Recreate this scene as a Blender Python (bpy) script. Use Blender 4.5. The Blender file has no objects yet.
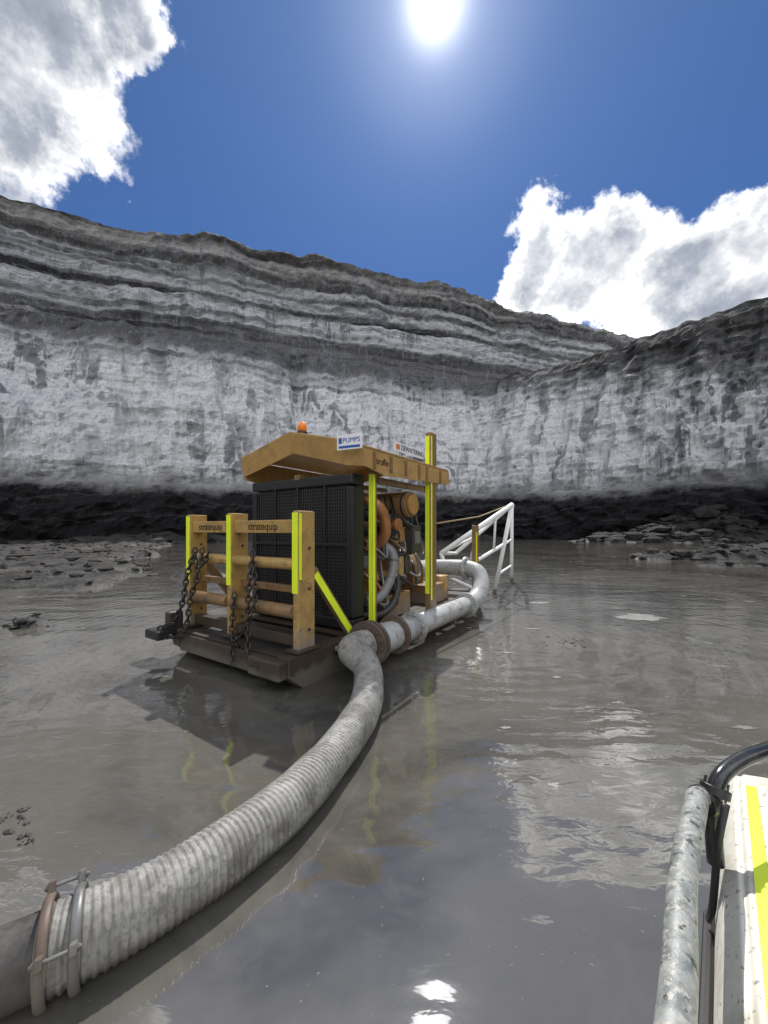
import bpy, bmesh, math, random
import numpy as np
from mathutils import Vector, Matrix
random.seed(4); rng=np.random.RandomState(7)
scn=bpy.context.scene
scn.view_settings.view_transform='Standard'; scn.view_settings.look='None'; scn.view_settings.exposure=0

# ---------------------------------------------------------------- numpy noise
_T=rng.rand(256,256)
def vn(x,y,s=0):
    x=np.asarray(x,float)+s*17.3; y=np.asarray(y,float)+s*31.7
    xi=np.floor(x).astype(int); yi=np.floor(y).astype(int)
    fx=x-xi; fy=y-yi; fx=fx*fx*(3-2*fx); fy=fy*fy*(3-2*fy)
    g=lambda a,b:_T[a%256,b%256]
    return (g(xi,yi)*(1-fx)+g(xi+1,yi)*fx)*(1-fy)+(g(xi,yi+1)*(1-fx)+g(xi+1,yi+1)*fx)*fy
def fbm(x,y,s=0,o=5,r=.5):
    t=0;a=1;n=0
    for i in range(o):
        t=t+a*vn(x*2**i,y*2**i,s+i*3); n+=a; a*=r
    return t/n
def ss(a,b,x):
    t=np.clip((x-a)/(b-a),0,1); return t*t*(3-2*t)

# ---------------------------------------------------------------- node helper
class NT:
    def __init__(s,nt): s.nt=nt; nt.nodes.clear()
    def n(s,t,**k):
        nd=s.nt.nodes.new(t)
        for a,b in k.items(): setattr(nd,a,b)
        return nd
    def l(s,a,b): s.nt.links.new(a,b)
    def put(s,sock,v):
        if isinstance(v,bpy.types.NodeSocket): s.l(v,sock)
        elif isinstance(v,(tuple,list)) and len(v)==3 and sock.type=='RGBA': sock.default_value=(*v,1)
        else: sock.default_value=v
    def m(s,op,a,b=0.0,c=None,clamp=False):
        nd=s.n('ShaderNodeMath',operation=op,use_clamp=clamp)
        s.put(nd.inputs[0],a); s.put(nd.inputs[1],b)
        if c is not None: s.put(nd.inputs[2],c)
        return nd.outputs[0]
    def v(s,op,a,b=(0,0,0),out=0):
        nd=s.n('ShaderNodeVectorMath',operation=op)
        s.put(nd.inputs[0],a); s.put(nd.inputs[1],b)
        return nd.outputs[out]
    def mix(s,f,a,b,bt='MIX'):
        nd=s.n('ShaderNodeMixRGB',blend_type=bt)
        s.put(nd.inputs[0],f); s.put(nd.inputs[1],a); s.put(nd.inputs[2],b)
        return nd.outputs[0]
    def noise(s,vec,scale,detail=5,rough=.55,dist=0,out=0):
        nd=s.n('ShaderNodeTexNoise'); s.put(nd.inputs['Vector'],vec)
        nd.inputs['Scale'].default_value=scale; nd.inputs['Detail'].default_value=min(detail,5)
        nd.inputs['Roughness'].default_value=rough; nd.inputs['Distortion'].default_value=dist
        return nd.outputs[out]
    def mr(s,x,a,b,c=0.,d=1.,smooth=True):
        nd=s.n('ShaderNodeMapRange'); 
        if smooth: nd.interpolation_type='SMOOTHSTEP'
        s.put(nd.inputs[0],x)
        for i,q in enumerate((a,b,c,d)): s.put(nd.inputs[i+1],q)
        return nd.outputs[0]
    def ramp(s,x,stops):
        nd=s.n('ShaderNodeValToRGB'); s.put(nd.inputs[0],x); e=nd.color_ramp.elements
        while len(e)<len(stops): e.new(.5)
        for i,(p,c) in enumerate(stops):
            e[i].position=p; e[i].color=(*c,1) if isinstance(c,tuple) else (c,c,c,1)
        return nd.outputs[0]
    def bump(s,h,strength,dist):
        nd=s.n('ShaderNodeBump'); s.put(nd.inputs['Height'],h)
        nd.inputs['Strength'].default_value=strength; nd.inputs['Distance'].default_value=dist
        return nd.outputs[0]
    def principled(s,col,rough,metal=0.,normal=None,spec=.5,ior=None):
        p=s.n('ShaderNodeBsdfPrincipled'); s.put(p.inputs['Base Color'],col)
        s.put(p.inputs['Roughness'],rough); s.put(p.inputs['Metallic'],metal)
        s.put(p.inputs['Specular IOR Level'],spec)
        if ior: p.inputs['IOR'].default_value=ior
        if normal: s.l(normal,p.inputs['Normal'])
        o=s.n('ShaderNodeOutputMaterial'); s.l(p.outputs[0],o.inputs[0]); return p
def newmat(name):
    m=bpy.data.materials.new(name); m.use_nodes=True; return m,NT(m.node_tree)

def paint(name,col,rough=.5,metal=0.,mud=.4,mudcol=(.21,.19,.165),var=.14,zmud=.9,bump=.08,rust=0.):
    m,t=newmat(name)
    P=t.n('ShaderNodeNewGeometry').outputs['Position']
    n1=t.noise(P,2.6,5,.6); n2=t.noise(P,30,4,.6)
    grime=t.noise(P,7.,5,.7)
    c=t.mix(t.mr(n1,.3,.7),tuple(x*(1-var) for x in col),tuple(min(1,x*(1+var*.5)) for x in col))
    c=t.mix(t.m('MULTIPLY',t.mr(grime,.46,.66),min(.75,mud*2.2)),c,tuple(a*.32+b*.25 for a,b in zip(col,mudcol)))
    if rust>0:
        c=t.mix(t.m('MULTIPLY',t.mr(t.m('ADD',t.m('MULTIPLY',n1,.6),t.m('MULTIPLY',n2,.4)),.56,.61),rust),c,(.07,.042,.028))
    z=t.n('ShaderNodeSeparateXYZ'); t.l(P,z.inputs[0])
    low=t.mr(z.outputs[2],zmud,0.,0.,.55)
    f=t.mr(t.m('ADD',t.m('ADD',t.m('MULTIPLY',n1,.75),t.m('MULTIPLY',n2,.25)),low),.72-mud*.4,.95-mud*.35)
    f=t.m('MULTIPLY',f,.85)
    c=t.mix(f,c,mudcol)
    r=t.m('ADD',t.m('MULTIPLY',f,.3),rough,clamp=True)
    t.principled(c,r,metal,t.bump(n2,bump,.005))
    return m

M_yel=paint('mustard_yellow_paint',(.44,.28,.09),.34,mud=.28,rust=.55,zmud=.9)
M_can=paint('canopy_paint',(.48,.295,.10),.34,mud=.2,rust=.3,zmud=.3)
M_brn=paint('dirty_brown_paint',(.24,.145,.06),.42,mud=.3,rust=.5,zmud=.9)
M_skid=paint('muddy_skid_steel',(.060,.045,.032),.4,mud=.30,rust=.4,zmud=.35,mudcol=(.12,.105,.085))
M_blk=paint('black_steel',(.018,.018,.019),.42,mud=.05,zmud=.5,mudcol=(.09,.08,.07))
M_core=paint('radiator_core',(.008,.008,.009),.6,mud=.0,zmud=.2,mudcol=(.05,.045,.04))
M_chain=paint('chain_steel',(.05,.043,.038),.5,metal=.5,mud=.15,zmud=.3,rust=.6,mudcol=(.12,.10,.085))
M_eng=paint('engine_paint',(.42,.23,.065),.4,mud=.2,rust=.5,zmud=.5)
M_dark=paint('engine_dark',(.045,.04,.036),.45,mud=.12,zmud=.5,mudcol=(.12,.10,.08))
M_cop=paint('heat_stained_pipe',(.46,.21,.08),.38,metal=.4,mud=.1,zmud=.2,rust=.4)
M_pipe=paint('grey_pipe',(.42,.43,.43),.42,mud=.3,rust=.3,zmud=.5,mudcol=(.24,.22,.19))
M_rubhose=paint('grey_rubber_hose',(.20,.205,.21),.45,mud=.1,zmud=.3)
M_hv=paint('hi_vis_tape',(.80,.98,.03),.4,mud=.05,zmud=.45,var=.08,bump=.03)
M_wht=paint('white_paint',(.82,.83,.82),.45,mud=.03,zmud=.3,var=.05,bump=.05)
M_sign=paint('sign_white',(.8,.81,.82),.4,mud=.0,zmud=.0,var=.03,bump=0)
M_blue=paint('sign_blue',(.02,.10,.45),.4,mud=0,zmud=0,bump=0)
M_red=paint('sign_orange',(.75,.2,.02),.4,mud=0,zmud=0,bump=0)
M_txt=paint('lettering_black',(.01,.01,.012),.5,mud=0,zmud=0,bump=0)
M_bea=paint('beacon_orange',(.95,.25,.01),.2,mud=0,zmud=0,bump=0)
M_galv=paint('galvanised_clamp',(.17,.175,.18),.42,metal=.2,mud=.3,zmud=.4,rust=.3,mudcol=(.16,.15,.13))
M_rustc=paint('rusty_clamp',(.12,.085,.065),.55,metal=.1,mud=.3,rust=.6,zmud=.4,mudcol=(.16,.14,.115))
M_rope=paint('rope',(.35,.27,.16),.8,mud=0,zmud=0)

# ---------------------------------------------------------------- mesh helpers
def obj_from(name,verts,faces,mat,parent=None,smooth=False):
    me=bpy.data.meshes.new(name); me.from_pydata([tuple(map(float,v)) for v in verts],[],faces); me.update()
    o=bpy.data.objects.new(name,me); scn.collection.objects.link(o)
    if mat: me.materials.append(mat)
    if parent: o.parent=parent
    if smooth: me.polygons.foreach_set('use_smooth',[True]*len(me.polygons))
    return o
def fixn(o):
    bm=bmesh.new(); bm.from_mesh(o.data); bmesh.ops.recalc_face_normals(bm,faces=bm.faces); bm.to_mesh(o.data); bm.free(); return o
def bevel(o,w,seg=2):
    b=o.modifiers.new('bevel','BEVEL'); b.width=w; b.segments=seg; b.limit_method='ANGLE'; return o
def box(name,c,s,mat,parent=None,bv=.008,rot=None):
    x,y,z=[q/2 for q in s]
    V=[(-x,-y,-z),(x,-y,-z),(x,y,-z),(-x,y,-z),(-x,-y,z),(x,-y,z),(x,y,z),(-x,y,z)]
    F=[(0,3,2,1),(4,5,6,7),(0,1,5,4),(1,2,6,5),(2,3,7,6),(3,0,4,7)]
    o=obj_from(name,V,F,mat,parent); o.location=c
    if rot: o.rotation_euler=rot
    if bv: bevel(o,bv)
    return o
def beam(name,p0,p1,w,h,mat,parent=None,bv=.006):
    p0=Vector(p0);p1=Vector(p1); d=p1-p0
    o=box(name,(p0+p1)/2,(w,d.length,h),mat,parent,bv)
    o.rotation_mode='QUATERNION'; o.rotation_quaternion=d.to_track_quat('Y','Z'); return o
def catmull(pts,n=8):
    P=[Vector(p) for p in pts]; P=[P[0]*2-P[1]]+P+[P[-1]*2-P[-2]]; out=[]
    for i in range(1,len(P)-2):
        a,b,c,d=P[i-1:i+3]
        for k in range(n):
            t=k/n
            out.append(.5*((2*b)+(c-a)*t+(2*a-5*b+4*c-d)*t*t+(-a+3*b-3*c+d)*t**3))
    out.append(P[-2]); return out
def tubedata(pts,rad,seg=16,cap=True):
    P=[Vector(p) for p in pts]; n=len(P)
    if not hasattr(rad,'__len__'): rad=[rad]*n
    T=[(P[min(i+1,n-1)]-P[max(i-1,0)]).normalized() for i in range(n)]
    up=Vector((0,0,1)) if abs(T[0].z)<.9 else Vector((1,0,0))
    N=(up-T[0]*up.dot(T[0])).normalized(); V=[];F=[]
    for i in range(n):
        N=(N-T[i]*N.dot(T[i])).normalized(); B=T[i].cross(N)
        for k in range(seg):
            a=2*math.pi*k/seg
            V.append(P[i]+(N*math.cos(a)+B*math.sin(a))*rad[i])
    for i in range(n-1):
        for k in range(seg):
            a=i*seg+k;b=i*seg+(k+1)%seg
            F.append((a,b,b+seg,a+seg))
    if cap:
        F.append(tuple(reversed(range(seg)))); F.append(tuple((n-1)*seg+k for k in range(seg)))
    return V,F
def tube(name,pts,rad,mat,parent=None,seg=16,smooth=True):
    V,F=tubedata(pts,rad,seg); o=obj_from(name,V,F,mat,parent,smooth)
    if smooth:
        me=o.data
        me.polygons[len(me.polygons)-1].use_smooth=False; me.polygons[len(me.polygons)-2].use_smooth=False
    return o
def cyl(name,p0,p1,r,mat,parent=None,seg=28):
    o=tube(name,[p0,p1],r,mat,parent,seg)
    bevel(o,min(.008,r*.2)); return o
def flange(name,c,axis,r,th,mat,parent=None,bolts=12):
    c=Vector(c);a=Vector(axis).normalized()
    V,F=tubedata([c-a*th/2,c+a*th/2],r,32)
    u=a.orthogonal().normalized(); w=a.cross(u)
    for k in range(bolts):
        q=2*math.pi*k/bolts; p=c+(u*math.cos(q)+w*math.sin(q))*r*.82
        v2,f2=tubedata([p-a*(th/2+.02),p+a*(th/2+.02)],r*.07,6); n=len(V); V+=v2; F+=[tuple(i+n for i in f) for f in f2]
    return bevel(obj_from(name,V,F,mat,parent),.003,1)
def empty(name,loc=(0,0,0),rz=0):
    e=bpy.data.objects.new(name,None); e.location=loc; e.rotation_euler=(0,0,rz); scn.collection.objects.link(e); return e
def text(name,body,loc,rot,size,mat,parent):
    c=bpy.data.curves.new(name,'FONT'); c.body=body; c.size=size; c.extrude=.0015; c.align_x='CENTER'; c.align_y='CENTER'
    o=bpy.data.objects.new(name,c); o.location=loc; o.rotation_euler=rot; c.materials.append(mat)
    scn.collection.objects.link(o); o.parent=parent; return o
def chain(name,pts,mat,parent,pitch=.075,r=.011):
    C=catmull(pts,14); L=[0]
    for a,b in zip(C,C[1:]): L.append(L[-1]+(b-a).length)
    V=[];F=[];s=0;i=0;k=0
    while s<L[-1]:
        while L[i+1]<s and i<len(C)-2: i+=1
        t=(s-L[i])/max(1e-6,L[i+1]-L[i]); p=C[i].lerp(C[i+1],t); d=(C[i+1]-C[i]).normalized()
        x=d.orthogonal().normalized(); y=d.cross(x)
        if k%2: x,y=y,x
        ring=[]
        for q in range(10):
            a=2*math.pi*q/10
            ring.append(p+d*math.cos(a)*pitch*.72+x*math.sin(a)*pitch*.42)
        ring.append(ring[0])
        v2,f2=tubedata(ring,r,6,cap=False); n=len(V); V+=v2; F+=[tuple(j+n for j in f) for f in f2]
        s+=pitch; k+=1
    return obj_from(name,V,F,mat,parent,True)

# ================================================================ PUMP
pump=empty('dewatering_pump',(-.97,4.02,0),math.radians(-33.8))
for i,u in enumerate((-2.2,-.1)):
    V=[(u-.08,0,.16),(u-.08,.3,-.08),(u-.08,5.5,-.08),(u-.08,5.8,.16),(u-.08,5.8,.36),(u-.08,0,.36)]
    V+= [(x+.16,y,z) for x,y,z in V]
    F=[(0,1,2,3,4,5),(11,10,9,8,7,6)]+[(k+6,(k+1)%6+6,(k+1)%6,k) for k in range(6)]
    bevel(fixn(obj_from('skid_rail_%d'%(i+1),V,F,M_skid,pump)),.01)
for i,v in enumerate((.08,.75,1.5,2.6,3.7,4.8,5.7)):
    box('cross_member_%d'%(i+1),(-1.15,v,.21),(1.935,.14,.22),M_skid,pump)
box('deck_plate',(-1.15,3.35,.345),(1.93,4.6,.03),M_skid,pump,.003)
box('front_deck',(-1.15,.5,.335),(1.93,.9,.02),M_dark,pump,.003)
box('side_lip',(.03,3.2,.30),(.07,5.0,.05),M_brn,pump)
for i,u in enumerate((-2.2,-1.28,-.1)):
    box('guard_post_%d'%(i+1),(u,.3,1.135),(.09,.25,1.55),M_yel,pump,.01)
    box('post_tape_%d'%(i+1),(u-.008,.1705,1.45),(.085,.005,.88),M_hv,pump,0)
    box('post_foot_%d'%(i+1),(u,.3,.39),(.2,.36,.03),M_skid,pump,.004)
    for q in range(3): cyl('post_bolt_%d_%d'%(i+1,q+1),(u+.045,.33,.6+q*.45),(u+.062,.33,.6+q*.45),.018,M_dark,pump,6)
box('post_side_tape',(-.0525,.2,1.52),(.005,.03,.72),M_hv,pump,0)
for a,b,k in ((-2.153,-1.327,1),(-1.233,-.147,2)):
    box('guard_top_beam_%d'%k,((a+b)/2,.27,1.74),(b-a,.12,.15),M_yel,pump)
    text('beam_lettering_%d'%k,'stratequip',((a+b)/2,.2075,1.74),(math.radians(90),0,0),.13,M_txt,pump)
    box('guard_back_beam_%d'%k,((a+b)/2,.36,1.02),(b-a,.08,.08),M_brn,pump)
    cyl('guard_tube_%d'%k,(a,.24,1.32),(b,.24,1.32),.065,M_yel,pump)
    cyl('guard_low_tube_%d'%k,(a,.2,.80),(b,.2,.80),.075,M_brn,pump)
    box('guard_low_beam_%d'%k,((a+b)/2,.3,.47),(b-a,.14,.12),M_skid,pump)
for i,u in enumerate((-2.2,-.1)):
    beam('gusset_brace_%d'%(i+1),(u,.42,1.25),(u,1.12,.38),.07,.11,M_brn,pump)
beam('gusset_tape',(-.0625,.445,1.20),(-.0625,1.08,.41),.005,.085,M_hv,pump,0)
for i,u in enumerate((-2.2,-.1)):
    box('rear_post_%d'%(i+1),(u,5.55,1.08),(.09,.2,1.45),M_brn,pump)
    box('rear_post_tape_%d'%(i+1),(u+.0475,5.5,1.3),(.005,.06,.7),M_hv,pump,0)
box('rear_top_beam',(-1.15,5.6,.9),(2.005,.1,.12),M_brn,pump)
for i,(u,v,zt) in enumerate(((-2.22,1.5,2.5),(-.02,1.5,2.5),(-2.22,3.05,2.5))):
    box('canopy_post_%d'%(i+1),(u,v,(.36+zt)/2),(.08,.09,zt-.36),M_brn,pump)
box('tall_post',(.07,3.05,1.78),(.10,.22,3.06),M_brn,pump)
box('tall_post_tape',(.06,2.9375,1.95),(.075,.005,2.6),M_hv,pump,0)
box('tall_post_side_tape',(.1225,2.97,1.9),(.005,.04,2.7),M_hv,pump,0)
box('canopy_post_tape',(.0225,1.47,1.45),(.005,.05,2.0),M_hv,pump,0)
box('canopy_post_front_tape',(-.02,1.4525,1.45),(.06,.005,2.0),M_hv,pump,0)
# radiator
R0,R1=-2.12,-.1; rz0,rz1=.40,2.42
box('radiator_core',((R0+R1)/2,1.30,(rz0+rz1)/2),(R1-R0-.16,.12,rz1-rz0-.16),M_core,pump,0)
box('radiator_top_tank',((R0+R1)/2,1.29,rz1-.05),(R1-R0,.26,.14),M_blk,pump,.02)
box('radiator_bottom_tank',((R0+R1)/2,1.29,rz0+.06),(R1-R0,.26,.14),M_blk,pump,.02)
for i,u in enumerate((R0+.05,R1-.05)):
    box('radiator_side_%d'%(i+1),(u,1.29,(rz0+rz1)/2),(.10,.25,rz1-rz0-.3),M_blk,pump,.01)
V=[];F=[]
def addbox(c,s):
    n=len(V);x,y,z=[q/2 for q in s]
    for a in (-1,1):
        for b in (-1,1):
            for d in (-1,1): V.append((c[0]+a*x,c[1]+b*y,c[2]+d*z))
    for f in ((0,1,3,2),(4,6,7,5),(0,4,5,1),(2,3,7,6),(0,2,6,4),(1,5,7,3)): F.append(tuple(n+i for i in f))
for k in range(38): addbox(((R0+R1)/2,1.205,rz0+.16+k*(rz1-rz0-.32)/37),(R1-R0-.2,.006,.010))
for k in range(40): addbox((R0+.12+k*(R1-R0-.24)/39,1.195,(rz0+rz1)/2),(.010,.006,rz1-rz0-.26))
obj_from('radiator_grille',V,F,paint('grille_steel',(.05,.05,.052),.4,mud=.1,zmud=1.0,mudcol=(.12,.11,.10)),pump)
for k,u in enumerate((-1.6,-1.12,-.6)): box('grille_bar_%d'%(k+1),(u,1.178,1.41),(.035,.02,1.8),M_blk,pump,.004)
box('grille_cross_bar',(-1.11,1.177,1.5),(1.9,.022,.035),M_blk,pump,.004)
# canopy
v0,v1=1.06,3.6
top=[(-2.27,2.84),(-1.15,3.10),(-.30,2.90),(.14,2.76)]
V=[(a,v0,b) for a,b in top]+[(a,v1,b) for a,b in top]
F=[(0,1,5,4),(1,2,6,5),(2,3,7,6)]
o=obj_from('canopy_roof',V,F,M_can,pump); s=o.modifiers.new('sol','SOLIDIFY'); s.thickness=.03; s.offset=-1; bevel(o,.006)
uL,uR=-2.27,.14
V=[(a,v0,b-.03) for a,b in top]+[(uR,v0+.06,2.5),(uR-.3,v0+.06,2.54),(-1.15,v0+.06,2.80),(uL+.35,v0+.06,2.62),(uL,v0+.06,2.54)]
FF=[(0,8,7,6,1),(1,6,5,2),(2,5,4,3)]
o=obj_from('canopy_front_fascia',V,FF,M_can,pump); s=o.modifiers.new('sol','SOLIDIFY'); s.thickness=.02
V=[(x,v1-.01,z) for x,y,z in V]
o=obj_from('canopy_rear_fascia',V,FF,M_can,pump); s=o.modifiers.new('sol','SOLIDIFY'); s.thickness=.02
for i,(u,ze) in enumerate(((uL+.012,2.80),(uR-.012,2.725))):
    V=[(u,v0+.02,ze),(u,v1-.03,ze),(u,v1-.03,2.50),(u,v0+.5,2.43),(u,v0+.08,2.5)]
    o=obj_from('canopy_skirt_%d'%(i+1),V,[(0,1,2,3,4)],M_can,pump); s=o.modifiers.new('sol','SOLIDIFY'); s.thickness=.02; s.offset=0
    for k,v in enumerate((1.3,1.7,2.1,2.5,2.75,3.25)):
        box('skirt_rib_%d_%d'%(i+1,k+1),(u+(.022 if i else -.022),v,2.60),(.02,.05,.22),M_brn,pump,.004)
box('canopy_rail',(-1.11,2.3,2.45),(.1,2.3,.08),M_brn,pump)
box('hood_beam',(-.02,2.3,2.38),(.06,1.4,.09),M_brn,pump)
cyl('exhaust_stack',(-.9,2.6,2.9),(-.9,2.6,3.12),.08,M_dark,pump)
for nm,c,rot,w,h in (('maker_sign',(-.02,1.0,2.80),(math.radians(90),0,math.radians(8)),.36,.19),('side_sign',(.152,2.2,2.87),(math.radians(90),0,math.radians(90)),.85,.13)):
    e=empty(nm,c); e.rotation_euler=rot; e.parent=pump
    box('panel',(0,0,0),(w,h,.012),M_sign,e,.002)
    if w<.5:
        box('logo_band',(.0,-.06,.0085),(w*.85,.03,.003),M_blue,e,0); box('logo_mark',(-w*.36,.02,.0105),(.045,.07,.003),M_blue,e,0)
        text('sign_text','PUMPS',(.03,.02,.0085),(0,0,0),.085,M_blue,e)
    else:
        box('logo_mark',(-w*.4,0,.0085),(.09,.07,.003),M_red,e,0)
        text('sign_text','DEWATERING',(.08,0,.0085),(0,0,0),.105,M_txt,e)
text('skirt_lettering','truflo',(.142,1.5,2.60),(math.radians(90),0,math.radians(90)),.13,M_txt,pump)
cyl('beacon_base',(-1.1,1.25,3.07),(-1.1,1.25,3.13),.075,M_blk,pump)
tube('beacon_lens',[(-1.1,1.25,3.13),(-1.1,1.25,3.22),(-1.1,1.25,3.255),(-1.1,1.25,3.27)],[.065,.06,.045,.01],M_bea,pump,20)
# engine
box('engine_block',(-1.0,2.35,1.05),(1.0,1.35,.9),M_eng,pump,.04)
box('engine_sump',(-1.1,2.35,.48),(.6,1.2,.24),M_dark,pump,.03)
box('cylinder_head',(-1.1,2.35,1.62),(.62,1.3,.22),M_dark,pump,.03)
box('aftercooler',(-.33,2.62,1.62),(.26,.5,.26),M_eng,pump,.03)
cyl('starter_motor',(-.35,2.3,.86),(-.35,2.85,.86),.10,M_dark,pump)
cyl('oil_cooler',(-.30,1.75,1.0),(-.30,2.25,1.0),.08,M_eng,pump)
for k in range(6):
    box('rocker_cover_%d'%(k+1),(-1.05,1.82+k*.21,1.78),(.42,.18,.12),M_eng,pump,.03)
    cyl('injector_pipe_%d'%(k+1),(-.45,1.82+k*.21,1.35),(-.65,1.82+k*.21,1.7),.018,M_pipe,pump,10)
    cyl('exhaust_runner_%d'%(k+1),(-.68,1.82+k*.21,1.58),(-.40,1.82+k*.21,1.50),.05,M_cop,pump,14)
cyl('exhaust_manifold',(-.38,1.75,1.48),(-.38,2.95,1.48),.08,M_cop,pump)
box('fan_shroud',(-1.1,1.44,1.4),(1.75,.12,1.75),M_blk,pump,.03)
tube('turbo_elbow',catmull([(-.3,2.0,1.45),(-.12,1.95,1.65),(-.08,1.85,1.9),(-.10,1.7,2.05),(-.3,1.6,2.15),(-.8,1.6,2.2)],6),.085,M_cop,pump,18)
tube('charge_air_hose',catmull([(-.3,2.1,1.5),(-.12,2.15,1.35),(-.08,2.1,1.1),(-.1,1.95,.85),(-.12,1.75,.72),(-.2,1.58,.70)],8),.07,M_rubhose,pump,18)
for k,p in enumerate(((-.09,2.13,1.25),(-.09,2.05,1.0))): flange('hose_clip_%d'%(k+1),p,(0,.3,1),.078,.02,M_galv,pump,0)
cyl('turbo_housing',(-.40,2.25,1.78),(-.16,2.25,1.78),.17,M_dark,pump)
cyl('turbo_scroll',(-.16,2.25,1.78),(-.06,2.25,1.78),.10,M_cop,pump)
cyl('air_cleaner',(-.75,2.55,2.1),(-.02,2.55,2.1),.20,M_brn,pump,32)
cyl('air_cleaner_cap',(-.02,2.55,2.1),(.03,2.55,2.1),.16,M_eng,pump,32)
flange('air_cleaner_band',(-.1,2.55,2.1),(1,0,0),.208,.03,M_blk,pump,0)
cyl('alternator',(-.45,1.6,1.25),(-.25,1.6,1.25),.13,M_dark,pump)
cyl('belt_pulley',(-.25,1.6,1.25),(-.2,1.6,1.25),.09,M_galv,pump)
for k in range(3): cyl('fuel_filter_%d'%(k+1),(-.24,2.35+k*.2,.98),(-.24,2.35+k*.2,1.28),.07,(M_wht,M_yel,M_dark)[k],pump,18)
box('filter_bracket',(-.26,2.55,1.32),(.16,.62,.06),M_dark,pump)
box('battery_box',(-.32,2.35,.55),(.4,.7,.34),M_brn,pump,.015)
box('control_panel',(-.12,2.78,1.55),(.16,.26,.45),M_dark,pump,.015)
box('panel_face',(-.037,2.78,1.58),(.006,.18,.2),M_galv,pump,.002)
for k in range(22):
    y=1.6+random.random()*1.25; z=.7+random.random()*1.4
    tube('wiring_hose_%d'%(k+1),catmull([(-.3,y,z),(-.14,y+.12,z-.15),(-.12,y+.3,z-.1-.2*random.random()),(-.3,y+.45,z+.2)],5),.010+.014*random.random(),random.choice((M_dark,M_rubhose,M_blk,M_cop)),pump,8)
tube('lower_coolant_hose',catmull([(-.2,1.5,.52),(-.08,1.8,.5),(-.05,2.1,.65),(-.15,2.35,.9),(-.35,2.5,1.1)],6),.05,M_dark,pump,14)
# wet end
cyl('bell_housing',(-1.0,3.05,.95),(-1.0,3.35,.95),.40,M_eng,pump,32)
cyl('pump_volute',(-1.0,3.5,.85),(-1.0,3.85,.85),.48,M_brn,pump,36)
flange('volute_flange',(-1.0,3.86,.85),(0,1,0),.5,.04,M_brn,pump,16)
cyl('volute_neck',(-1.0,3.86,.85),(-1.0,4.9,.85),.18,M_pipe,pump)
box('volute_foot',(-1.0,3.65,.42),(.7,.4,.14),M_brn,pump)
box('tool_box',(-.35,3.75,.53),(.4,.6,.34),M_brn,pump,.015)
cyl('priming_tank',(-.35,4.3,.36),(-.35,4.3,.8),.15,M_yel,pump)
tube('elbow_pipe',catmull([(-1.0,4.9,.88),(-.5,4.92,.90),(-.05,4.95,.90),(.2,4.9,.82),(.33,4.72,.6),(.34,4.45,.40),(.32,4.1,.33),(.32,3.9,.33)],6),.165,M_pipe,pump,24)
flange('elbow_flange',(-.08,4.95,.90),(1,0,0),.24,.05,M_pipe,pump)
cyl('side_pipe',(.32,2.0,.33),(.32,4.0,.33),.155,M_pipe,pump,28)
flange('pipe_flange_1',(.32,3.95,.33),(0,1,0),.225,.05,M_pipe,pump)
flange('pipe_flange_2',(.32,2.0,.33),(0,1,0),.225,.05,M_pipe,pump)
tube('reducer_pipe',[(.32,2.0,.33),(.32,1.7,.33),(.32,1.3,.34),(.31,1.0,.35)],[.165,.17,.19,.19],M_pipe,pump,28)
flange('pipe_flange_3',(.32,1.5,.34),(0,1,0),.25,.05,M_rustc,pump)
flange('hose_flange_1',(.31,1.0,.35),(-.05,1,0),.265,.045,M_rustc,pump,14)
flange('hose_flange_2',(.30,.93,.35),(-.1,1,0),.265,.045,M_rustc,pump,14)
for k,v in enumerate((1.7,3.3)): box('pipe_cradle_%d'%(k+1),(.2,v,.2),(.42,.08,.16),M_skid,pump)
box('tow_lug',(-2.35,-.12,.32),(.34,.26,.12),M_blk,pump,.02)
box('tow_bracket',(-2.28,.02,.45),(.12,.2,.3),M_dark,pump,.02)
box('tow_plate',(-.3,-.05,.24),(.5,.12,.2),M_skid,pump,.02)
chain('chain_1',[(-1.95,.12,1.42),(-1.98,.03,1.1),(-2.0,-.02,.75),(-2.1,-.08,.5),(-2.3,-.15,.4)],M_chain,pump,.07,.012)
chain('chain_2',[(-1.95,.12,1.42),(-1.8,.06,1.1),(-1.85,.0,.8),(-1.9,-.06,.35),(-2.2,-.15,.3)],M_chain,pump,.07,.012)
chain('chain_3',[(-1.75,.1,1.42),(-1.68,.06,1.25),(-1.6,.1,1.42)],M_chain,pump,.07,.012)
chain('chain_4',[(-.75,.12,1.42),(-.72,.04,1.0),(-.7,.02,.6),(-.6,-.05,.3),(-.35,-.12,.25)],M_chain,pump,.065,.011)
chain('chain_5',[(-.75,.12,1.42),(-.62,.05,.95),(-.72,.02,.62),(-.95,-.02,.35),(-.8,-.1,.2)],M_chain,pump,.065,.011)
chain('chain_6',[(-1.1,.12,.9),(-1.0,.02,.5),(-.85,.0,.35)],M_chain,pump,.065,.011)

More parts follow.
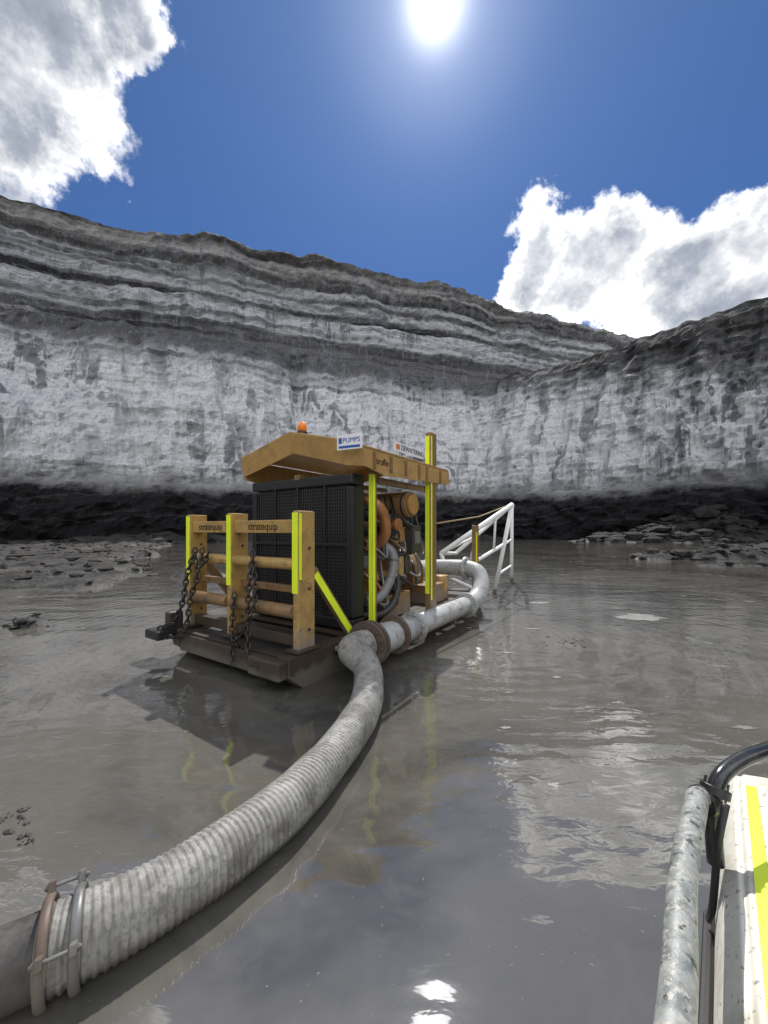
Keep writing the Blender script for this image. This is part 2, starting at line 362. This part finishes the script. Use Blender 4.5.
# ================================================================ HOSE
hose=empty('discharge_hose')
def L2W(u,v,z): return Vector((-.97+.831*u+.556*v,4.02-.556*u+.831*v,z))
hz=.115
hp=[L2W(.30,.93,.35),L2W(.26,.70,.33),(-.19,4.15,.26),(-.15,3.75,.17),(-.19,3.35,.125),(-.335,2.81,hz),(-.535,2.30,hz),(-.74,1.97,hz),(-.94,1.73,hz),(-1.13,1.56,hz),(-1.29,1.46,hz)]
C=catmull(hp,60)
Ls=[0]
for a,b in zip(C,C[1:]): Ls.append(Ls[-1]+(b-a).length)
Ltot=Ls[-1]; pitch=.030; N=int(Ltot/pitch*7); P=[];Rr=[]
i=0
for k in range(N+1):
    s=k/N*Ltot
    while i<len(C)-2 and Ls[i+1]<s: i+=1
    p=C[i].lerp(C[i+1],(s-Ls[i])/max(1e-6,Ls[i+1]-Ls[i])); P.append(p)
    ph=(s/pitch)%1
    Rr.append(.137+.03*math.exp(-s/.5)+.0075*(.5+.5*math.tanh(2.2*math.cos(2*math.pi*ph)))*(1+.3*math.sin(s*7.1)*math.sin(s*2.3)) + .003*math.sin(s*5.3)+.0015*math.sin(s*17))
V,F=tubedata(P,Rr,40)
m,t=newmat('ribbed_hose'); G=t.n('ShaderNodeNewGeometry').outputs['Position']
n1=t.noise(G,4,5,.65); n2=t.noise(G,45,4,.65); n4=t.noise(G,9,5,.6)
c=t.mix(t.mr(n1,.38,.62),(.31,.305,.29),(.20,.195,.185)); c=t.mix(t.m('MULTIPLY',t.mr(n2,.48,.66),.65),c,(.12,.115,.105)); 
c=t.mix(t.m('MULTIPLY',t.mr(n4,.50,.64),.6),c,(.10,.094,.085))
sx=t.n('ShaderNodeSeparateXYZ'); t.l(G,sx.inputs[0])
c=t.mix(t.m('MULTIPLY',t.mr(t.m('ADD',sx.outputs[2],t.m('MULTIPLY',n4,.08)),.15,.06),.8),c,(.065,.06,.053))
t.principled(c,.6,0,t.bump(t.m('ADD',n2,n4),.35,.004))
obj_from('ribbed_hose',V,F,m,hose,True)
e0=Vector((-1.29,1.46,hz)); dd=(e0-Vector((-1.13,1.56,hz))).normalized()
pts=[e0-dd*.05,e0+dd*.1,e0+dd*.35+Vector((-.02,0,0)),e0+dd*.9+Vector((-.1,0,-.02)),e0+dd*2.2+Vector((-.6,0,-.04))]
tube('black_hose',catmull(pts,8),.130,M_blk,hose,32)
def ring(name,c,axis,R,r,mat):
    a=Vector(axis).normalized(); u=a.orthogonal().normalized(); w=a.cross(u); V=[];F=[]
    n=48
    for k in range(n):
        q=2*math.pi*k/n; rad=u*math.cos(q)+w*math.sin(q)
        for j in range(8):
            b=2*math.pi*j/8
            V.append(Vector(c)+rad*(R+math.cos(b)*r*.7)+a*math.sin(b)*r*1.3)
    for k in range(n):
        for j in range(8):
            F.append((k*8+j,((k+1)%n)*8+j,((k+1)%n)*8+(j+1)%8,k*8+(j+1)%8))
    return obj_from(name,V,F,mat,hose,True)
cl=Vector((-1.22,1.505,hz+.002))
side=dd.cross(Vector((0,0,1))).normalized()
ring('clamp_ring_1',cl-dd*.035,dd,.160,.014,M_galv)
ring('clamp_ring_2',cl+dd*.06,dd,.163,.014,M_rustc)
for k,a in enumerate((60,150,-20,-110)):
    rd=Vector((0,0,1))*math.sin(math.radians(a))+side*math.cos(math.radians(a))
    q=cl+rd*.188
    cyl('clamp_bolt_%d'%(k+1),q-dd*.06,q+dd*.085,.007,M_galv,hose,10)
    cyl('clamp_nut_%d'%(k+1),q-dd*.055,q-dd*.042,.014,M_rustc,hose,6)
    cyl('clamp_nut_b_%d'%(k+1),q+dd*.068,q+dd*.08,.014,M_rustc,hose,6)
    beam('clamp_lug_%d'%(k+1),q-rd*.03-dd*.035,q+rd*.022-dd*.035,.024,.04,M_galv,hose)
    beam('clamp_lug_b_%d'%(k+1),q-rd*.03+dd*.06,q+rd*.022+dd*.06,.024,.04,M_rustc,hose)

# ================================================================ WHITE FRAME
fr=empty('suction_boom_frame')
A0=Vector((1.35,9.2,1.15));A1=Vector((3.32,10.1,2.36));B0=Vector((2.0,10.9,1.05));B1=Vector((4.0,12.2,2.48))
G1=Vector((2.95,10.5,-.1));G2=Vector((4.25,13.0,-.1)); a2=Vector((1.55,9.4,.55))
k=0
def W(p,q,r=.045):
    global k; k+=1; tube('white_tube_%d'%k,[p,q],r,M_wht,fr,12)
W(A0,A1,.06);W(B0,B1,.055);W(A1,B1);W(A1,G1,.055);W(B1,G2,.055);W(G1,G2,.05);W(A0,B0);W(a2,A1.lerp(G1,.42));W(a2,A0)
for f in (.33,.66): W(A0.lerp(A1,f),B0.lerp(B1,f),.035)
W(A0,B0.lerp(B1,.33),.03);W(A0.lerp(A1,.33),B0.lerp(B1,.66),.03);W(A0.lerp(A1,.66),B1,.03)
W(A0.lerp(A1,.5),a2.lerp(A1.lerp(G1,.42),.35),.03);W(A0.lerp(A1,.75),a2.lerp(A1.lerp(G1,.42),.8),.03)
W(A1.lerp(G1,.42),B1.lerp(G2,.42),.035);W(A1.lerp(G1,.75),B1.lerp(G2,.75),.035);W(a2,G1,.045)
tube('stay_rope',[L2W(.07,3.1,1.8),(2.0,8.2,1.98),A1+Vector((-.2,-.1,-.05))],.014,M_rope,fr,8)

# ================================================================ NEAR PONTOON
pon=empty('pontoon')
m,t=newmat('cream_moulded_hull'); G=t.n('ShaderNodeNewGeometry').outputs['Position']
n1=t.noise(G,6,5,.6); n2=t.noise(G,50,5,.6)
c=t.mix(t.mr(n1,.4,.68),(.66,.645,.57),(.46,.44,.375)); c=t.mix(t.mr(n2,.60,.68),c,(.26,.24,.20))
t.principled(c,.5,0,t.bump(n2,.2,.004)); M_hull=m
d1=Vector((.655,.756,0)); rr=Vector((.756,-.655,0))
def PW(a,b,z): return Vector((.664,.79,0))+d1*a+rr*b+Vector((0,0,z))
sec=[(0.02,-.3),(0.0,.1),(0.0,.50),(.008,.62),(.022,.69),(.05,.73),(.062,.728),(.07,.742),(.13,.755),(.30,.775),(.5,.78),(.9,.77),(1.1,.7),(1.14,.5),(1.14,-.3)]
V=[];F=[];ns=44;nsec=len(sec); aend=1.12
for i in range(ns):
    a=-1.6+(aend+1.6)*(i/(ns-1))**.8; q=max(0,(a-(aend-.18))/.18); k2=1-(1-math.sqrt(max(0,1-q*q)))*.25
    for b,z in sec:
        V.append(PW(a,.57+(b-.57)*(1-(1-k2)*.25),z if z<.6 else .6+(z-.6)*k2))
for i in range(ns-1):
    for j in range(nsec-1):
        F.append((i*nsec+j,i*nsec+j+1,(i+1)*nsec+j+1,(i+1)*nsec+j))
F.append(tuple((ns-1)*nsec+j for j in range(nsec))); F.append(tuple(reversed(range(nsec))))
o=fixn(obj_from('hull',V,F,M_hull,pon))
o.data.polygons.foreach_set('use_smooth',[True]*len(o.data.polygons)); bevel(o,.02,3)
V=[];F=[]
for i in range(20):
    a=-1.6+2.55*i/19
    V+= [PW(a,.082,.7485),PW(a,.112,.7555)]
for i in range(19): F.append((2*i,2*i+1,2*i+3,2*i+2))
obj_from('hull_tape',V,F,M_hv,pon)
for i in range(6): tube('hull_bolt_%d'%(i+1),[PW(-.5+i*.26,.20,.75),PW(-.5+i*.26,.20,.773)],.010,M_galv,pon,8)
box('hull_fender',PW(-.35,-.015,.45),(.03,1.9,.06),M_blk,pon,.01,(0,0,math.atan2(-d1.x,d1.y)))
m,t=newmat('mud_spattered_pipe'); G=t.n('ShaderNodeNewGeometry').outputs['Position']
n1=t.noise(G,14,5,.7); n2=t.noise(G,70,5,.65)
c=t.mix(t.mr(n1,.42,.6),(.27,.285,.275),(.15,.165,.16)); c=t.mix(t.mr(n2,.52,.6),c,(.36,.35,.32)); c=t.mix(t.mr(t.noise(G,40,5,.6),.57,.64),c,(.06,.065,.065))
t.principled(c,.45,0,t.bump(n2,.5,.004)); M_rail=m
tube('grab_rail',catmull([(.10,.22,.86),(.47,.63,.89),(.69,.90,.90),(.89,1.115,.905),(.935,1.165,.90),(.97,1.19,.885)],8),.028,M_rail,pon,24)
tube('black_rail',catmull([(.995,1.17,.70),(.995,1.18,.82),(1.0,1.185,.88),(1.02,1.195,.92),(1.06,1.215,.945),(1.15,1.25,.965),(1.3,1.30,.975),(1.7,1.45,.98)],8),.022,paint('wet_black_pipe',(.02,.022,.025),.2,mud=.25,mudcol=(.3,.3,.28),zmud=.1),pon,20)
flange('rail_coupling_1',(.975,1.19,.875),(1,.3,0),.042,.025,M_blk,pon,6)
flange('rail_coupling_2',(1.01,1.19,.905),(.4,.2,1),.038,.025,M_blk,pon,6)
tube('rail_strap',catmull([(1.0,1.14,.90),(.96,1.12,.8),(.97,1.15,.6),(1.0,1.2,.5)],6),.010,M_blk,pon,8)

# ================================================================ TERRAIN
def floor_h(x,y):
    n=fbm(x*.35,y*.35,1,6,.55)-.5; n2=fbm(x*.06+5,y*.06,2,4)-.5; n3=fbm(x*1.6,y*1.6,3,4,.6)-.5
    h=-.55+.0*x
    edge=-6.4-.5*np.maximum(y-12,0)+n2*4
    left=ss(1.2,-3.,x-edge)*ss(9.5,12.5,y+n*3)*ss(75,45,y)
    h=h+left*(.60+n*1.0+n3*.6)
    for cx,cy,sx,sy,a in ((-6.3,6.9,.6,.35,.75),(20,23,5.5,1.2,1.3),(27,27,6,1.8,1.6),(16.5,18.5,2.6,.4,.85),(56,58,18,5,5.6),(-50,62,40,7,2.6),(70,52,8,20,3.),(25,86,40,8,2.2),(-6.5,14.3,1.4,.4,.7)):
        g=np.exp(-(((x-cx)/sx)**2+((y-cy)/sy)**2)); h=h+g*(a+n*a*.9+n3*.35)
    return h+n*.16*(1-left)
def nonuni(lo,hi,dlo,k,c):
    out=[c]; d=dlo
    while out[-1]<hi: out.append(out[-1]+d); d=max(dlo,abs(out[-1]-c)*k)
    a=[c]; d=dlo
    while a[-1]>lo: a.append(a[-1]-d); d=max(dlo,abs(a[-1]-c)*k)
    return np.array(sorted(set(a+out)))
def mesh_grid(name,co,n1,n2,mat,smooth):
    I=np.arange(n1*n2).reshape(n1,n2)
    q=np.stack([I[:-1,:-1],I[:-1,1:],I[1:,1:],I[1:,:-1]],-1).reshape(-1,4)
    me=bpy.data.meshes.new(name); me.vertices.add(len(co)); me.vertices.foreach_set('co',co.ravel())
    me.loops.add(q.size); me.loops.foreach_set('vertex_index',q.ravel())
    me.polygons.add(len(q)); me.polygons.foreach_set('loop_start',np.arange(len(q))*4); me.polygons.foreach_set('loop_total',np.full(len(q),4))
    me.polygons.foreach_set('use_smooth',np.full(len(q),smooth)); me.update(); me.validate()
    me.materials.append(mat); o=bpy.data.objects.new(name,me); scn.collection.objects.link(o); return o
def grid(name,xs,ys,hf,mat):
    X,Y=np.meshgrid(xs,ys); Z=hf(X,Y)
    return mesh_grid(name,np.stack([X.ravel(),Y.ravel(),Z.ravel()],1),len(ys),len(xs),mat,True)
m,t=newmat('wet_mud'); G=t.n('ShaderNodeNewGeometry').outputs['Position']
n1=t.noise(G,.5,5,.65); n2=t.noise(G,5,5,.65); sx=t.n('ShaderNodeSeparateXYZ'); t.l(G,sx.inputs[0])
c=t.mix(t.mr(n1,.42,.6),(.050,.048,.045),(.020,.019,.019)); c=t.mix(t.mr(n2,.52,.7),c,(.078,.075,.07))
c=t.mix(t.mr(sx.outputs[2],.35,1.2),c,(.028,.027,.027))
c=t.mix(t.m('MULTIPLY',t.mr(t.noise(G,1.7,5,.7),.65,.70),.45),c,(.22,.215,.20))
rg=t.m('ADD',t.mr(n2,.3,.7,.35,.65),t.mr(sx.outputs[2],.02,.2,0,.4),clamp=True)
t.principled(c,rg,0,t.bump(n2,.8,.1),spec=.22); M_mud=m
grid('ground',nonuni(-2000,2000,.3,.02,0),nonuni(-1500,2500,.25,.012,12),floor_h,M_mud)

def rocks(name,spots,mat):
    bm=bmesh.new(); bmesh.ops.create_icosphere(bm,subdivisions=1,radius=1); bv=np.array([v.co[:] for v in bm.verts]); bf=[tuple(v.index for v in f.verts) for f in bm.faces]; bm.free()
    V=[];F=[]
    for (x,y,s,zz) in spots:
        sc=np.array([s*rng.uniform(.6,1.5),s*rng.uniform(.6,1.4),s*rng.uniform(.3,.7)])
        a=rng.uniform(0,6.28); p=bv*(1+rng.uniform(-.32,.32,(len(bv),1)))*sc
        R=np.array([[math.cos(a),-math.sin(a),0],[math.sin(a),math.cos(a),0],[0,0,1]]); p=p@R.T+np.array([x,y,zz])
        n=len(V); V+=p.tolist(); F+=[tuple(i+n for i in f) for f in bf]
    return obj_from(name,V,F,mat)
sp=[]
def scat(n,xf,smin,smax,sink=.1,need=-.05):
    for c in range(n):
        x,y=xf(); h=float(floor_h(np.array([x]),np.array([y]))[0])
        if h<need: continue
        s=smin+(smax-smin)*rng.rand()**3
        sp.append((x,y,s,h+s*sink))
scat(3600,lambda:(rng.uniform(-45,-6),rng.uniform(10,50)),.03,.34)
scat(900,lambda:(rng.normal(22,6),rng.normal(24,3)),.06,.5)
scat(1600,lambda:(rng.normal(56,15),rng.normal(58,6)),.2,1.7)
scat(1300,lambda:(rng.uniform(-85,60),rng.normal(70,10)),.2,1.4)
scat(80,lambda:(rng.normal(-6.3,.5),rng.normal(6.9,.3)),.02,.12)
for k in range(34):
    t_=rng.rand(); sp.append((-2.32+.45*t_+rng.normal(0,.02),2.22+.10*math.sin(t_*5)+rng.normal(0,.025),.006+.022*rng.rand()**2,.002))
for k in range(14): sp.append((2.7+rng.normal(0,.2),5.9+rng.normal(0,.12),.01+.02*rng.rand(),.0))
rocks('rubble',sp,M_mud)
# floating scum patches: ragged flat rafts
V=[];F=[]
for (cx,cy,rx,ry) in ((5.0,7.6,.42,.30),(3.6,9.1,.25,.12),(2.0,4.5,.05,.03),(2.55,6.7,.14,.05),(1.05,3.35,.05,.02),(1.7,5.4,.07,.03),(3.1,3.35,.10,.04)):
    n=len(V); V.append((cx,cy,.006)); K=56
    for k in range(K):
        a=2*math.pi*k/K; r=.35+1.5*float(fbm(np.array([math.cos(a)*2.2+cx*3]),np.array([math.sin(a)*2.2+cy*3]),31,5,.7)[0])**1.3
        V.append((cx+rx*r*math.cos(a),cy+ry*r*math.sin(a),.004))
    F+=[(n,n+1+k,n+1+(k+1)%K) for k in range(K)]
obj_from('floating_scum',V,F,paint('scum',(.19,.185,.172),.5,mud=.35,zmud=0,mudcol=(.11,.105,.095),var=.3))

def resample(path,ds):
    C=[Vector((*p,0)) for p in path]; D=catmull(C,40); L=[0]
    for a,b in zip(D,D[1:]): L.append(L[-1]+(b-a).length)
    s=np.arange(0,L[-1],ds); x=np.interp(s,L,[p.x for p in D]); y=np.interp(s,L,[p.y for p in D])
    tx=np.gradient(x); ty=np.gradient(y); q=np.hypot(tx,ty); return s,x,y,ty/q,-tx/q
def wall(name,path,prof,nt,ds,dispf,mat):
    s,x,y,nx,ny=resample(path,ds)
    pl=[0]
    for a,b in zip(prof,prof[1:]): pl.append(pl[-1]+math.hypot(b[0]-a[0],b[1]-a[1])*(b[2] if len(b)>2 else 1))
    tt=np.linspace(0,pl[-1],nt); out=np.interp(tt,pl,[p[0] for p in prof]); zz=np.interp(tt,pl,[p[1] for p in prof])
    S,O=np.meshgrid(s,out); _,Z=np.meshgrid(s,zz); T=np.meshgrid(s,tt)[1]
    XX=np.broadcast_to(x[None,:],S.shape)
    dO,dZ=dispf(S,Z,T,XX)
    O=O+dO; Z=Z+dZ; X=x[None,:]+nx[None,:]*O; Y=y[None,:]+ny[None,:]*O
    return mesh_grid(name,np.stack([X.ravel(),Y.ravel(),Z.ravel()],1),S.shape[0],S.shape[1],mat,False)
def rockmat(name,stops,H,side=False,strata=.45,w1=4.,w2=1.6):
    m,t=newmat(name); G=t.n('ShaderNodeNewGeometry').outputs['Position']
    sx=t.n('ShaderNodeSeparateXYZ'); t.l(G,sx.inputs[0]); z=sx.outputs[2]
    big=t.noise(G,.035,3,.55); med=t.noise(G,.3,5,.65); fine=t.noise(G,1.7,5,.72)
    zz=t.m('ADD',z,t.m('ADD',t.m('MULTIPLY',t.m('SUBTRACT',big,.5),w1),t.m('MULTIPLY',t.m('SUBTRACT',med,.5),w2)))
    c=t.ramp(t.m('DIVIDE',zz,H),stops)
    up=t.mr(z,8,11)
    st=t.noise(t.v('MULTIPLY',G,(.34,.34,.030)),1.,5,.70,.4)
    patch=t.mr(t.noise(G,.06,3,.5),.38,.60,.35,1.)
    c=t.mix(t.m('MULTIPLY',t.m('MULTIPLY',t.mr(st,.505,.57),t.m('MULTIPLY',patch,.85)),up),c,(.21,.22,.245))
    st2=t.noise(t.v('MULTIPLY',G,(1.8,1.8,.07)),1.,5,.72)
    c=t.mix(t.m('MULTIPLY',t.mr(st2,.54,.61),t.m('MULTIPLY',up,.45)),c,(.34,.35,.375))
    bz=t.v('MULTIPLY',t.v('ADD',G,t.v('MULTIPLY',t.noise(G,.06,3,.5,out=1),(0,0,9))),(.006,.006,.8))
    bd=t.noise(bz,1.,5,.75)
    c=t.mix(t.m('MULTIPLY',t.mr(bd,.54,.59),strata),c,(.15,.152,.16))
    c=t.mix(t.m('MULTIPLY',t.mr(fine,.58,.68),.38),c,(.18,.182,.19))
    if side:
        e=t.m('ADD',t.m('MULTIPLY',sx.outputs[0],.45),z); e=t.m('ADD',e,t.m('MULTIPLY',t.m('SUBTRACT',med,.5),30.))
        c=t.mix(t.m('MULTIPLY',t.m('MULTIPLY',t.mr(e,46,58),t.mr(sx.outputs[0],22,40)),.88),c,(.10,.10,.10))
    h=t.m('ADD',t.m('MULTIPLY',fine,1.1),t.m('ADD',t.m('MULTIPLY',st2,.8),t.m('MULTIPLY',bd,1.0)))
    t.principled(c,.9,0,t.bump(h,1.,.9),spec=.2)
    return m
wh=(.90,.91,.94); lg=(.56,.575,.60); dk=(.17,.172,.18)
H=90.
M_low=rockmat('highwall_rock',[(0,(.012,.012,.014)),(7.4/H,(.02,.02,.022)),(8.8/H,(.30,.30,.30)),(12/H,wh),(31/H,wh),(33.5/H,lg),(35/H,lg),(36.2/H,(.20,.20,.21)),(38.5/H,(.12,.12,.125)),(60/H,(.18,.18,.185))],H,True,.22,5.,4.)
up_stops=[(39,(.13,.13,.135)),(44,(.17,.17,.175)),(46,(.11,.11,.115)),(47.4,(.12,.12,.125)),(48.2,lg),(53,(.62,.635,.66)),(53.8,(.12,.12,.125)),(56.2,(.13,.13,.135)),(56.8,lg),(58.9,(.54,.55,.57)),(59.2,(.18,.18,.185)),(60,(.18,.18,.185)),(60.6,(.50,.51,.53)),(63.2,(.46,.47,.49)),(63.8,(.11,.108,.105)),(67,(.13,.128,.125)),(67.6,(.42,.415,.41)),(69.5,(.34,.33,.32)),(70.5,(.17,.162,.15)),(76,(.14,.132,.12))]
M_up=rockmat('upper_highwall_rock',[(a/H,b) for a,b in up_stops],H,False,.5,3.,1.2)
def d_low(S,Z,T,X):
    face=ss(8,12,Z)*ss(41,36,Z)
    but=np.abs(fbm(S*.07,T*.008,11,4)-.5)*-12+1.8
    gul=np.abs(fbm(S*.22,T*.015,17,4,.55)-.5)*-6+.9
    dO=but*(.3+.7*face)+gul*face+(fbm(S*.5,T*.10,12,5,.6)-.5)*2.6*face+(fbm(S*.8,T*.5,13,5,.6)-.5)*1.5+(fbm(S*.02,T*.5,14,3,.5)-.5)*1.5*face+(fbm(S*.4,T*.4,18,4,.6)-.5)*3.6*ss(9,5,Z)
    dO=dO+ss(36,60,X)*(fbm(S*.35,T*.3,27,5,.65)-.5)*4.5*face
    dZ=(fbm(S*.15,T*.2,15,5,.6)-.5)*2.*(1-face)+(fbm(S*.5,S*.01,19,4,.6)-.5)*1.3*ss(34,40,Z)+ss(40,66,X)*2.2*ss(10,40,Z)
    return dO,dZ
def d_up(S,Z,T,X):
    top=ss(68,71,Z); lo=.15+.85*ss(41,50,Z)
    dO=((np.abs(fbm(S*.06,T*.02,21,4)-.5)*-8+1.5)*(1-top*.5)+(fbm(S*.3,T*.06,22,5,.6)-.5)*2.6+(fbm(S*.8,T*.5,23,5,.6)-.5)*1.4+(fbm(S*.015,T*.6,24,4,.6)-.5)*3.4)*lo
    dZ=(fbm(S*.04,T*.03,25,5,.55)-.5)*4*ss(45,70,Z)+(fbm(S*.35,T*.2,26,4,.6)-.5)*1.2+ss(45,70,Z)*(2.5*np.exp(-((X+20)/50)**2)+1.8*np.exp(-((X+42)/5.)**2)+1.5*ss(-60,-90,X))
    return dO,dZ
lowpath=[(-70,-140),(-92,-60),(-98,0),(-86,38),(-66,64),(-40,76),(-10,88),(12,98),(21,103),(24,103.5),(30,98),(48,84),(66,67),(82,42),(92,0),(90,-60),(70,-140)]
wall('highwall',lowpath,[(20,-2),(19,4,2),(17.5,8.5,2),(15.5,9.0,2),(10,22,2),(9,23,2),(0,40,2),(-5,41),(-30,41),(-60,38,.4)],105,.65,d_low,M_low)
uppath=[(-190,-120),(-170,-30),(-135,40),(-80,80),(-25,99),(26,115),(96,140),(170,168),(260,150)]
wall('upper_highwall',uppath,[(10,37),(8.5,42,2),(7.5,47.5,2),(6,53,2),(3.5,54,2),(2.5,60.5,2),(1.0,61.2,2),(-1,70.5,2),(-10,72),(-60,75,.5),(-300,80,.1)],95,.75,d_up,M_up)

# ================================================================ WATER
m,t=newmat('muddy_water'); G=t.n('ShaderNodeNewGeometry').outputs['Position']
n1=t.noise(G,.28,5,.6,1.2); n2=t.noise(G,1.6,5,.65,.6)
c=t.mix(t.mr(n1,.42,.6),(.104,.099,.088),(.058,.056,.050))
c=t.mix(t.m('MULTIPLY',t.mr(n2,.5,.66),.45),c,(.130,.124,.110))
spk=t.mr(t.noise(G,45,2,.6),.70,.75); c=t.mix(t.m('MULTIPLY',spk,.4),c,(.36,.355,.34))
foam=t.m('MULTIPLY',t.mr(t.noise(G,1.15,5,.62,1.0),.665,.69),t.mr(t.noise(G,9,4,.7),.35,.55))
c=t.mix(t.m('MULTIPLY',foam,.4),c,(.22,.215,.20))
w1=t.noise(t.v('MULTIPLY',G,(.7,1.4,1)),1.3,2,.4,.6)
w2=t.noise(t.v('MULTIPLY',G,(.8,1.8,1)),6.,3,.5,.5)
wv=t.n('ShaderNodeTexWave',wave_type='RINGS',rings_direction='SPHERICAL'); t.l(t.v('SUBTRACT',G,(1.6,6.2,0)),wv.inputs['Vector'])
wv.inputs['Scale'].default_value=1.25; wv.inputs['Distortion'].default_value=1.8; wv.inputs['Detail'].default_value=2; wv.inputs['Detail Scale'].default_value=.8
calm=t.mr(t.noise(G,.3,2,.5),.42,.6,.16,1.)
h=t.m('ADD',t.m('MULTIPLY',w1,1.0),t.m('ADD',t.m('MULTIPLY',w2,t.m('MULTIPLY',calm,.28)),t.m('MULTIPLY',wv.outputs[1],.08)))
t.principled(c,t.m('ADD',t.m('MULTIPLY',foam,.4),.015),0,t.bump(h,.31,.058),spec=.5,ior=1.9)
w=obj_from('water',[(-400,-300,0),(400,-300,0),(400,400,0),(-400,400,0)],[(0,1,2,3)],m)

# ================================================================ LIGHT + SKY
SE=math.radians(53.4); SA=math.radians(7.5)
sd=Vector((math.sin(SA)*math.cos(SE),math.cos(SA)*math.cos(SE),math.sin(SE)))
L=bpy.data.lights.new('sun','SUN'); L.energy=5.0; L.angle=math.radians(.5); L.color=(1,.96,.9)
lo=bpy.data.objects.new('sun',L); lo.rotation_mode='QUATERNION'; lo.rotation_quaternion=sd.to_track_quat('Z','Y'); lo.location=sd*50; scn.collection.objects.link(lo)
wd=bpy.data.worlds.new('World'); scn.world=wd; wd.use_nodes=True; t=NT(wd.node_tree)
try:
    wd.cycles.sampling_method='MANUAL'; wd.cycles.sample_map_resolution=256
except Exception as e: print(e)
D=t.v('NORMALIZE',t.n('ShaderNodeTexCoord').outputs['Generated'])
sk=t.n('ShaderNodeTexSky',sky_type='NISHITA'); sk.sun_disc=False; sk.sun_elevation=SE; sk.sun_rotation=SA
sk.air_density=1.; sk.dust_density=.3; sk.ozone_density=3.
Mx=(.62,1.75,6.4)
sc_=t.v('DIVIDE',t.v('MULTIPLY',sk.outputs[0],Mx),t.v('ADD',sk.outputs[0],Mx))
bg=t.n('ShaderNodeBackground'); t.l(sc_,bg.inputs[0]); bg.inputs[1].default_value=.15
nv=t.noise(D,9.,5,.62,.0,out=1); nlow=t.noise(D,3.6,1,.5,out=1)
dv=t.v('ADD',t.v('ADD',D,t.v('MULTIPLY',t.v('SUBTRACT',nv,(.5,.5,.5)),(.17,.17,.17))),t.v('MULTIPLY',t.v('SUBTRACT',nlow,(.5,.5,.5)),(.22,.22,.22)))
lobes=[(.40,.70,.11),(.52,.66,.14),(.62,.68,.13),(.78,.68,.14),(.88,.72,.14),(1.0,.72,.17),(.80,.56,.22),(1.35,.62,.32),
 (-1.05,1.30,.30),(-.85,1.36,.22),(-.64,1.34,.13),(-.88,1.10,.14),(-1.12,1.04,.14),(-1.5,1.4,.5),(-1.0,1.8,.30)]
f=None
for (a,b,r) in lobes:
    v=Vector((a,1,b)); q=1/v.length; cdir=v.normalized()
    x=t.m('MULTIPLY',t.v('DISTANCE',dv,tuple(cdir),out=1),1/(r*q))
    f=x if f is None else t.m('SMOOTH_MIN',f,x,.2)
sD=t.n('ShaderNodeSeparateXYZ'); t.l(D,sD.inputs[0])
back_fill_clouds=t.m('ADD',t.m('MULTIPLY',t.noise(D,2.2,3,.5),-3.2),t.m('ADD',2.1,t.m('MULTIPLY',t.mr(sD.outputs[1],-.15,.25),4.)))  # unseen clouds behind the camera, added as white fill for the shaded cliff
f=t.m('MINIMUM',f,back_fill_clouds)
n3=t.noise(D,26,5,.68)
fn=t.m('ADD',f,t.m('MULTIPLY',t.m('SUBTRACT',n3,.5),.55))
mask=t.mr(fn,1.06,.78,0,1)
n4=t.noise(t.v('ADD',D,tuple(sd*.03)),8,5,.62)
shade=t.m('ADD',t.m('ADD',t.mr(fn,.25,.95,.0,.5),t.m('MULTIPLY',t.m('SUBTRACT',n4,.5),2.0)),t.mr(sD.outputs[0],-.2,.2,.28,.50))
shade=t.m('ADD',shade,t.mr(sD.outputs[1],.1,-.3,0,.3),clamp=True)  # brightens the added fill clouds behind the camera
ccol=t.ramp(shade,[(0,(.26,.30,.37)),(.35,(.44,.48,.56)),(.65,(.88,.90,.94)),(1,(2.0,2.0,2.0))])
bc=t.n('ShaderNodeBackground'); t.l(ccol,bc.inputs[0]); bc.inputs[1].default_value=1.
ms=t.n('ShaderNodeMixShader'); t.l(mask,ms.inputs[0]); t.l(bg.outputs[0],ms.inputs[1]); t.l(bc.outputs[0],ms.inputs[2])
dt=t.m('MAXIMUM',t.v('DOT_PRODUCT',D,tuple(sd),out=1),0.)
gl=t.m('ADD',t.m('MULTIPLY',t.m('POWER',dt,1300.),1.5),t.m('ADD',t.m('MULTIPLY',t.m('POWER',dt,130.),.30),t.m('MULTIPLY',t.m('POWER',dt,16.),.055)))
disc=t.mr(dt,math.cos(math.radians(2.2)),math.cos(math.radians(1.6)),0,6.)
bs=t.n('ShaderNodeBackground'); bs.inputs[0].default_value=(1,.99,.97,1); t.l(t.m('ADD',gl,disc),bs.inputs[1])
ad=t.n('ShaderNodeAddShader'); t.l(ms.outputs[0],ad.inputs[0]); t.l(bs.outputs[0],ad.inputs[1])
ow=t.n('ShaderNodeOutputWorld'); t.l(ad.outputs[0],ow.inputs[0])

# ================================================================ CAMERA
cam=bpy.data.cameras.new('camera'); cam.sensor_fit='AUTO'; cam.sensor_width=36; cam.lens=390/1024*36; cam.clip_start=.02; cam.clip_end=6000; cam.shift_y=18/1024
co=bpy.data.objects.new('camera',cam); co.location=(0,0,1.7); co.rotation_euler=(math.radians(90),0,0); scn.collection.objects.link(co); scn.camera=co
